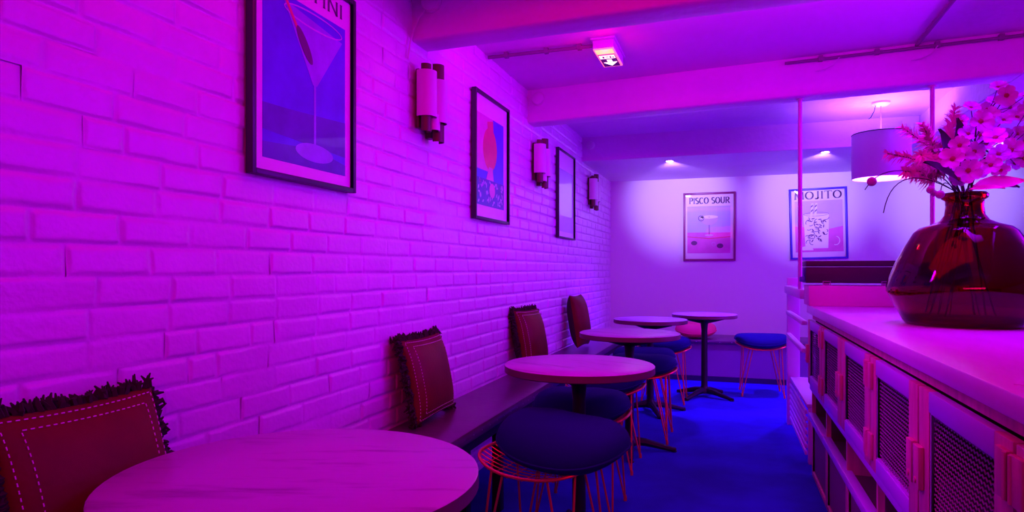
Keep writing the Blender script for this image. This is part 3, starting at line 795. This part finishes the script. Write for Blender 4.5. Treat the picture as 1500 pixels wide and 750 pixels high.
cabinet('wooden cabinet unit nearest the viewer below the vase, two doors of coarse metal mesh', 1.296, 2)
cabinet('wooden cabinet unit at the near end of the counter, mostly outside the picture', 1.296 - 2 * DW, 2)
# raised box and dark case at the end of the worktop
o = obj('raised_shelf_box', MB().box(0, .80, 0, .245, 0, .116, b=.004), M['box_pink']); o.location = cf(.452, 4.05, .984); o.rotation_euler = (0, 0, A7)
tag(o, 'pink painted box across the far end of the worktop, under the dark case', 'box')
t = thing('storage_case', 'long dark case standing on the pink box at the far end of the counter', 'case', cf(.44, 4.07, 1.10), A7)
obj('case_body', MB().box(.0, .80, 0, .20, .014, .105, b=.003), M['case'], t)
obj('case_lid', MB().box(.0, .80, -.002, .202, .108, .14, b=.004), M['case'], t)
for x in (.085, .38, .68):
    f = MB(); frame_box(f, 0, .004, 0, .042, 0, .026, .004, .004, 0); f.xf(Matrix.Translation((x, -.004, 0)) @ Matrix.Rotation(R(-90), 4, 'Z'))
    f.box(x + .006, x + .036, .0, .03, .0, .014)
    obj('bracket_foot', f, M['clear_foot'], t, smooth=False)
h = MB(); h.box(-.03, 0, .03, .07, .02, .05, b=.004); h.box(-.012, 0, .035, .065, .05, .1, b=.003)
obj('side_handle', h, M['frame_blue'], t)
# rack beyond the counter end
t = thing('slatted_rack', 'pale slatted rack with upright post and rails beyond the far end of the counter', 'rack', cf(.425, 4.36), A7)
obj('post', MB().box(.03, .12, 1.08, 1.15, 0, 1.128, b=.004), M['rack'], t)
obj('post', MB().box(.30, .37, 1.08, 1.15, 0, 1.0, b=.004), M['rack'], t)
obj('post', MB().box(.32, .37, .0, .05, 0, .9, b=.004), M['rack'], t)
obj('post', MB().box(.06, .11, .0, .05, 0, .345, b=.004), M['rack'], t)
obj('top_rail', MB().box(.01, .06, .0, 1.08, 1.01, 1.068, b=.006), M['rack'], t)
obj('rail', MB().box(.02, .055, .0, 1.08, .85, .878, b=.006), M['rack'], t)
obj('rail', MB().box(.02, .055, .0, 1.08, .68, .708, b=.006), M['rack'], t)
obj('shelf', MB().box(.05, .36, .0, 1.08, .345, .37, b=.004), M['rack'], t)
for k in range(7):
    z = .045 + k * .042
    obj('slat', MB().box(.045, .06, .05, 1.08, z, z + .026, b=.004), M['rack'], t)
# thin poles
for (px_, lab, zb) in (((.395, 4.49), 'thin pale pole standing on the slatted rack, in front of the MOJITO poster', 1.068), ((1.10, 4.42), 'thin pale pole from the second beam behind the flowers, right of the pendant lamp', .984)):
    o = obj('thin_pole', MB().tube([(0, 0, zb), (0, 0, SOF + .002)], .0125, 12).lathe([(.024, SOF - .008), (.024, SOF), (0, SOF)], 16), M['pole'])
    if zb < 1:
        o.location = (px_[0], px_[1], 0); 
    else: o.location = (px_[0], px_[1], 0)
    tag(o, lab, 'pole', 'thin poles under the second beam')
# back ledge carrying the second pole, behind the counter
o = obj('side_ledge', MB().box(0, .25, 0, .22, .0, .984, b=.004), M['box_pink']); o.location = (.98, 4.345, 0)
tag(o, 'low painted block behind the dark case that the right thin pole stands on', 'ledge')
# thin white sheet
pp = MB().box(-.074, .074, -.105, .105, 0, .0012)
o = obj('white_sheet', pp, M['ink_white'], smooth=False); o.location = (.588, 1.46, .9842); o.rotation_euler = (0, 0, R(-26.8))
tag(o, 'thin white sheet on the worktop at the right edge of the picture', 'paper')

# ------------------------------------------------------------------ vase
VX, VY, VZ = .81, 2.84, .9842
prof = [(0, .0), (.172, .0), (.192, .005), (.201, .018), (.222, .06), (.247, .108), (.2545, .124), (.2545, .14), (.247, .172), (.222, .236), (.192, .296), (.164, .345), (.146, .362), (.108, .374), (.078, .388), (.064, .408), (.060, .44), (.061, .462), (.073, .470), (.075, .482), (.068, .49)]
inn = [(.058, .488), (.052, .462), (.051, .44), (.055, .41), (.069, .382), (.104, .367), (.141, .355), (.157, .341), (.185, .293), (.215, .233), (.240, .17), (.2475, .14), (.2475, .125), (.240, .111), (.215, .063), (.194, .024), (.172, .013), (0, .011)]
t = thing('glass_vase', 'large dark amber glass vase with angular body on the worktop', 'vase', (VX, VY, VZ))
mb = MB().lathe(prof + inn, 72)
obj('glass_body', mb, M['vase'], t, angle=60)

# ------------------------------------------------------------------ flowers
F_, CXp, HY = 960., 750., 395.
YAW = R(18.7); cc, ss = math.cos(YAW), math.sin(YAW)
def spot(px, py, d):      # a point of the bouquet, measured off the photograph, at its own depth
    l = (px - CXp) / F_ * d
    return Vector((l * cc - d * ss, l * ss + d * cc, 1.19 + (HY - py) * d / F_))
MOUTH = Vector((VX, VY, VZ + .49)); rf = random.Random(21)
def bez(a, b, c, n): return [a * (1 - t) ** 2 + b * 2 * t * (1 - t) + c * t * t for t in [i / n for i in range(n + 1)]]
def stem_path(tip, bend=.05, n=12):
    off = Vector((rf.uniform(-.03, .03), rf.uniform(-.03, .03), 0))
    foot = Vector((VX + rf.uniform(-.12, .12), VY + rf.uniform(-.12, .12), VZ + .03))
    m = MOUTH + off
    out = bez(m, m + Vector((off.x * 1.5, off.y * 1.5, .10)) + Vector((rf.uniform(-1, 1), rf.uniform(-1, 1), 0)) * bend, tip, n)
    return [foot, foot * .35 + m * .65 + Vector((0, 0, -.02))] + out
def blossom(parent, p, nrm, r):
    n = nrm.normalized(); u = n.orthogonal().normalized(); w = n.cross(u)
    mb = MB(); n_p = 5; ph = rf.uniform(0, 6)
    for k in range(n_p):
        a = ph + 2 * PI * k / n_p + rf.uniform(-.1, .1); rr = r * rf.uniform(.85, 1.1)
        dr = u * math.cos(a) + w * math.sin(a); tr = -u * math.sin(a) + w * math.cos(a)
        rows = [(.10, .10, .0), (.35, .34, .10), (.65, .46, .16), (.88, .38, .13), (1.0, .16, .06)]
        P = []; F = []
        for (q, wd, lift) in rows:
            for sgn in (-1, -.5, 0, .5, 1):
                P.append(p + dr * rr * q + tr * rr * wd * sgn + n * rr * (lift + .10 * sgn * sgn + .12 * q * q))
        for i in range(len(rows) - 1):
            for j in range(4): F.append((i * 5 + j, i * 5 + j + 1, i * 5 + 6 + j, i * 5 + 5 + j))
        mb.add(P, F)
    o = obj('blossom', mb, M['petal'], parent, angle=80)
    e = MB(); c = p + n * r * .10
    for (rad, up) in ((.21, 0),):
        vs = [c + n * r * .12] + [c + (u * math.cos(x) + w * math.sin(x)) * r * rad for x in [2 * PI * k / 10 for k in range(10)]] + [c - n * r * .12]
        e.add(vs, [(0, 1 + k, 1 + (k + 1) % 10) for k in range(10)] + [(11, 1 + (k + 1) % 10, 1 + k) for k in range(10)])
    obj('flower_eye', e, M['petal_eye'], o)
def leaf_mesh(mb, p, d, ln, wd, up=Vector((0, 0, 1))):
    d = d.normalized(); s = d.cross(up)
    s = s.normalized() if s.length > .01 else Vector((1, 0, 0)); n = s.cross(d)
    P = []; F = []
    prof_ = [(0, .05), (.2, .7), (.45, 1), (.7, .8), (.9, .35), (1, .02)]
    for q, wv in prof_:
        for sg in (-1, 0, 1): P.append(p + d * ln * q + s * wd * wv * sg / 2 + n * (wd * .12 * abs(sg) - ln * .18 * q * q))
    for i in range(len(prof_) - 1):
        for j in range(2): F.append((i * 3 + j, i * 3 + j + 1, i * 3 + 4 + j, i * 3 + 3 + j))
    mb.add(P, F)
toward = Vector((.0, 0, 0))
cam = Vector((0, 0, 1.19))
BR = [  # tip, label, blossoms (px, py, depth, radius)
    ((1478, 128, 2.55), 'blossom branch reaching highest at the upper right of the bouquet', [(1474, 140, 2.5, .042), (1490, 172, 2.5, .038), (1455, 150, 2.62, .03), (1462, 128, 2.58, .034), (1446, 160, 2.66, .03), (1500, 142, 2.6, .036), (1480, 158, 2.68, .032)]),
    ((1432, 168, 2.35), 'blossom branch upright above the vase mouth, flower facing out at its top', [(1436, 178, 2.33, .042), (1418, 196, 2.4, .034), (1450, 168, 2.45, .03), (1427, 222, 2.36, .036), (1408, 178, 2.5, .03), (1422, 158, 2.52, .032), (1436, 198, 2.46, .032)]),
    ((1462, 190, 2.30), 'blossom branch right of centre with two open flowers one above the other', [(1458, 202, 2.27, .042), (1463, 226, 2.3, .036), (1444, 212, 2.4, .034), (1470, 176, 2.45, .034), (1452, 186, 2.5, .03), (1476, 200, 2.48, .03)]),
    ((1492, 210, 2.32), 'blossom branch leaning out to the right edge with dark-eyed flowers', [(1481, 220, 2.3, .040), (1500, 208, 2.4, .036), (1506, 160, 2.5, .04), (1490, 196, 2.42, .03), (1500, 232, 2.36, .034), (1486, 240, 2.44, .03), (1512, 186, 2.42, .034)]),
    ((1392, 226, 2.26), 'short blossom branch bearing the bright flower left of the vase neck', [(1396, 233, 2.22, .042), (1380, 215, 2.4, .032), (1406, 213, 2.3, .034), (1388, 244, 2.36, .03), (1372, 228, 2.44, .03)]),
    ((1415, 240, 2.24), 'short blossom branch low above the vase mouth, flower tipped forward', [(1418, 250, 2.2, .040), (1404, 262, 2.3, .028), (1430, 252, 2.28, .032), (1412, 228, 2.34, .03)]),
    ((1452, 236, 2.24), 'low blossom branch just right of the vase neck with small flowers', [(1451, 242, 2.24, .034), (1466, 250, 2.3, .03), (1438, 246, 2.35, .03)])]
for tip, lab, bl in BR:
    t = thing('blossom_branch', lab, 'flower', tuple(MOUTH), 0, 'blossom branches in the vase')
    tp = spot(*tip); path = stem_path(tp)
    loc = lambda v: Vector(v) - MOUTH
    sm = MB().tube([loc(p) for p in path], [.0035] * (len(path) - 4) + [.003, .0026, .0022, .0015], 6)
    lf = MB()
    for (px_, py_, d_, r_) in bl:
        q = spot(px_, py_, d_)
        i0 = min(range(4, len(path)), key=lambda i: (path[i] - q).length + .02 * i * 0)
        i0 = max(4, i0 - 2)
        sm.tube([loc(path[i0]), loc((path[i0] + q) / 2 + Vector((rf.uniform(-.012, .012), rf.uniform(-.012, .012), -.012))), loc(q)], .0017, 5)
        nrm = (cam - q).normalized() * .9 + (q - MOUTH).normalized() * .5 + Vector((rf.uniform(-.5, .5), rf.uniform(-.3, .3), rf.uniform(-.3, .5)))
        blossom(t, loc(q), nrm, r_)
    for k in range(4):
        i0 = rf.randrange(5, len(path) - 1)
        dd = Vector((rf.uniform(-1, 1), rf.uniform(-1, 1), rf.uniform(-.2, .8)))
        leaf_mesh(lf, loc(path[i0]), dd, rf.uniform(.04, .07), rf.uniform(.018, .03))
    obj('stem', sm, M['twig'], t); obj('leaves', lf, M['leaf'], t)
PLM = [((1322, 188, 2.5), 'feathery pink plume arching highest on the left of the bouquet', .13), ((1352, 184, 2.42), 'feathery pink plume left of the vase neck beside the tall stem', .13),
       ((1302, 226, 2.45), 'feathery pink plume spreading farthest left over the lampshade', .14), ((1328, 252, 2.36), 'low feathery pink plume drooping left below the other plumes', .13),
       ((1400, 160, 2.5), 'tall reddish plume rising straight up behind the blossoms', .12), ((1350, 228, 2.3), 'short dense pink plume just left of the vase neck', .13)]
for tip, lab, ln in PLM:
    t = thing('plume_stem', lab, 'dried flower', tuple(MOUTH), 0, 'feathery plumes in the vase')
    tp = spot(*tip); path = stem_path(tp + (tp - MOUTH) * .02, .02, 16)
    loc = lambda v: Vector(v) - MOUTH
    obj('stem', MB().tube([loc(p) for p in path], .002, 5), M['twig'], t)
    mb = MB(); seg = path[9:]
    for i in range(260):
        q = rf.random() ** .8 * (len(seg) - 1.001); k = int(q); p = seg[k].lerp(seg[k + 1], q - k)
        ax = (seg[k + 1] - seg[k]).normalized()
        sd = Vector((rf.uniform(-1, 1), rf.uniform(-1, 1), rf.uniform(-1, 1))); sd = (sd - ax * sd.dot(ax)).normalized()
        L = .070 * (1.15 - .75 * q / len(seg)) * rf.uniform(.6, 1.15)
        d = (ax * .75 + sd).normalized()
        a, m_, b_ = p, p + d * L * .55, p + d * L + Vector((0, 0, -L * .18))
        s_ = d.cross(ax).normalized() * .0024 if d.cross(ax).length > .01 else Vector((.0016, 0, 0))
        mb.add([loc(a - s_ * .6), loc(a + s_ * .6), loc(m_ + s_ * 1.5), loc(m_ - s_ * 1.5), loc(b_)], [(0, 1, 2, 3), (3, 2, 4)])
    obj('feathery_head', mb, M['plume'], t, weld=False)
# drooping seed stems, berries, big leaves
for tip, mid, lab, berries in (((1267, 278, 2.34), (1320, 250, 2.38), 'thin stem ending in a round dusky seed head in front of the lampshade', [(1277, 266, 2.34, .0165)]),
                               ((1294, 312, 2.3), (1330, 262, 2.34), 'bare hooked twig drooping below the plumes on the left', []),
                               ((1378, 284, 2.22), (1385, 268, 2.3), 'drooping stem with dusky berries beside the left of the vase neck', [(1377, 285, 2.22, .014), (1363, 278, 2.24, .013), (1368, 283, 2.26, .011)])):
    t = thing('seed_stem', lab, 'dried flower', tuple(MOUTH), 0, 'thin stems in the vase')
    loc = lambda v: Vector(v) - MOUTH
    a = MOUTH + Vector((-.02, 0, 0)); pth = bez(a, spot(*mid) * 2 - (a + spot(*tip)) / 2, spot(*tip), 14)
    obj('stem', MB().tube([loc(MOUTH + Vector((.01, 0, -.3))), loc(MOUTH + Vector((-.01, 0, -.05)))] + [loc(p) for p in pth], .0018, 5), M['twig'], t)
    for (px_, py_, d_, r_) in berries:
        q = loc(spot(px_, py_, d_)); mb = MB().lathe([(0, -r_)] + [(r_ * math.cos(R(x)), r_ * math.sin(R(x))) for x in range(-75, 76, 15)] + [(0, r_ * 1.05)], 14, tuple(q))
        obj('seed_head' if r_ > .016 else 'berry', mb, M['berry'], t)
for base, tip, wd, lab, mm in (((1425, 276, 2.3), (1500, 258, 2.25), .075, 'broad pink leaf spreading right from the vase mouth', 'bigleaf'), ((1420, 279, 2.28), (1468, 270, 2.2), .05, 'narrow pink leaf lying low over the right of the vase lip', 'bigleaf'),
                               ((1440, 268, 2.4), (1497, 266, 2.42), .06, 'dark rounded leaf hanging behind the pink leaf at right', 'leaf'), ((1400, 262, 2.36), (1388, 190, 2.34), .085, 'dark upright leaf behind the bright left flower', 'leaf'), ((1408, 260, 2.42), (1414, 176, 2.38), .085, 'dark tall leaf in the middle behind the blossoms', 'leaf'),
                               ((1410, 270, 2.3), (1366, 232, 2.26), .075, 'dark leaf tilting left at the vase mouth', 'leaf')):
    t = thing('leaf_stem', lab, 'leaf', tuple(MOUTH), 0, 'single leaves in the vase')
    a, b_ = spot(*base) - MOUTH, spot(*tip) - MOUTH
    mb = MB(); leaf_mesh(mb, a, b_ - a, (b_ - a).length * 1.05, wd, Vector((.3, -.6, .7)))
    obj('blade', mb, M[mm], t, angle=80)
    obj('stalk', MB().tube([(0, 0, -.10), (0, 0, -.02), tuple(a * .5 + Vector((0, 0, .01))), tuple(a), tuple(a + (b_ - a) * .1)], .0025, 5), M['twig'], t)

# ------------------------------------------------------------------ light
def area(name, loc, target, sx, sy, col, power, spread=180):
    l = bpy.data.lights.new(name, 'AREA'); l.shape = 'RECTANGLE'; l.size = sx; l.size_y = sy; l.color = col; l.energy = power; l.spread = R(spread)
    o = bpy.data.objects.new(name, l); C.objects.link(o); o.location = loc
    o.rotation_euler = (Vector(target) - Vector(loc)).to_track_quat('-Z', 'Y').to_euler(); return o
# led washes: red ones behind the viewer and over the near bay, violet one on the bar side at right; unseen fill areas added
area('led_wash_red', (.5, -1.7, 2.15), (-.1, 3.0, 2.45), 2.4, .3, (1, 0, .16), 18, 110)
area('led_ceiling_red', (-.1, 1.95, 2.44), (-.1, 1.95, 0), 1.8, .9, (1, 0, 0), 12)
area('fill_counter_front', (-1.0, 1.9, 2.42), (.5, 2.3, .7), .1, 1.2, (.55, 0, 1), 5, 50)  # added unseen fill that brightens the counter front, no fixture here
area('led_wash_bar', (3.6, 4.9, 1.6), (-1.4, 4.4, 1.4), 1.6, 1.2, (.34, 0, 1), 100, 140)
area('fill_wall_near', (1.45, .9, 2.19), (-1.4, .9, 1.55), 3.4, .08, (.22, 0, 1), 11, 100)  # added fill out of view, washes the near brick wall sideways
area('fill_wall_mid', (1.45, 3.4, 2.19), (-1.4, 3.6, 1.5), 1.1, .08, (.26, 0, 1), 10, 110)  # added fill for the middle stretch of the wall, also unseen
area('fill_bay_ceiling', (.1, 2.98, 2.34), (.1, 3.55, 2.62), 2.6, .06, (.78, 0, .80), 11)  # added fill hidden behind the beam, brightens ceiling and next beam face
area('fill_counter_top', (1.0, 2.2, 2.20), (.95, 2.3, 0), .3, 2.4, (.35, 0, 1), 9, 60)  # added violet fill above the worktop and flowers
def spotlamp(name, x, y, tilt, size, blend, col, e):
    l = bpy.data.lights.new(name, 'SPOT'); l.color = col; l.energy = e; l.spot_size = R(size); l.spot_blend = blend; l.shadow_soft_size = .03
    o = bpy.data.objects.new(name, l); C.objects.link(o); o.location = (x, y, SOF - .04); o.rotation_euler = (R(tilt), 0, 0)
for x, y in ((-.60, 6.62), (.79, 6.57), (2.17, 6.45)):
    spotlamp('downlight_wall_beam', x, y, 82, 60, .8, (.42, .30, 1), 105)
    spotlamp('downlight_floor_beam', x, y, -4, 92, .8, (.12, 0, 1), 270)
l = bpy.data.lights.new('pendant_bulb', 'POINT'); l.color = (.34, .13, 1); l.energy = 40; l.shadow_soft_size = .04
o = bpy.data.objects.new('pendant_bulb', l); C.objects.link(o); o.location = (1.09, 5.78, 2.165)
l = bpy.data.lights.new('exit_glow', 'POINT'); l.color = (1, .0, .10); l.energy = 2.0; l.shadow_soft_size = .04
o = bpy.data.objects.new('exit_glow', l); C.objects.link(o); o.location = (-.70, 3.72, CEIL - .10)
wd = bpy.data.worlds.new('room_air'); bpy.context.scene.world = wd; wd.use_nodes = True
bg = wd.node_tree.nodes['Background']; bg.inputs[0].default_value = (.30, 0, .8, 1); bg.inputs[1].default_value = .02

# ------------------------------------------------------------------ camera
cd = bpy.data.cameras.new('camera'); co = bpy.data.objects.new('camera', cd); C.objects.link(co)
cd.sensor_width = 36; cd.lens = 36 * 960 / 1500; cd.shift_y = 20 / 1500; cd.clip_start = .05
co.location = (0, 0, 1.19); co.rotation_euler = (R(90), 0, YAW)
sc = bpy.context.scene; sc.camera = co
sc.view_settings.view_transform = 'Standard'; sc.view_settings.look = 'None'
sc.view_settings.gamma = 1; sc.view_settings.use_curve_mapping = False; sc.view_settings.exposure = 0
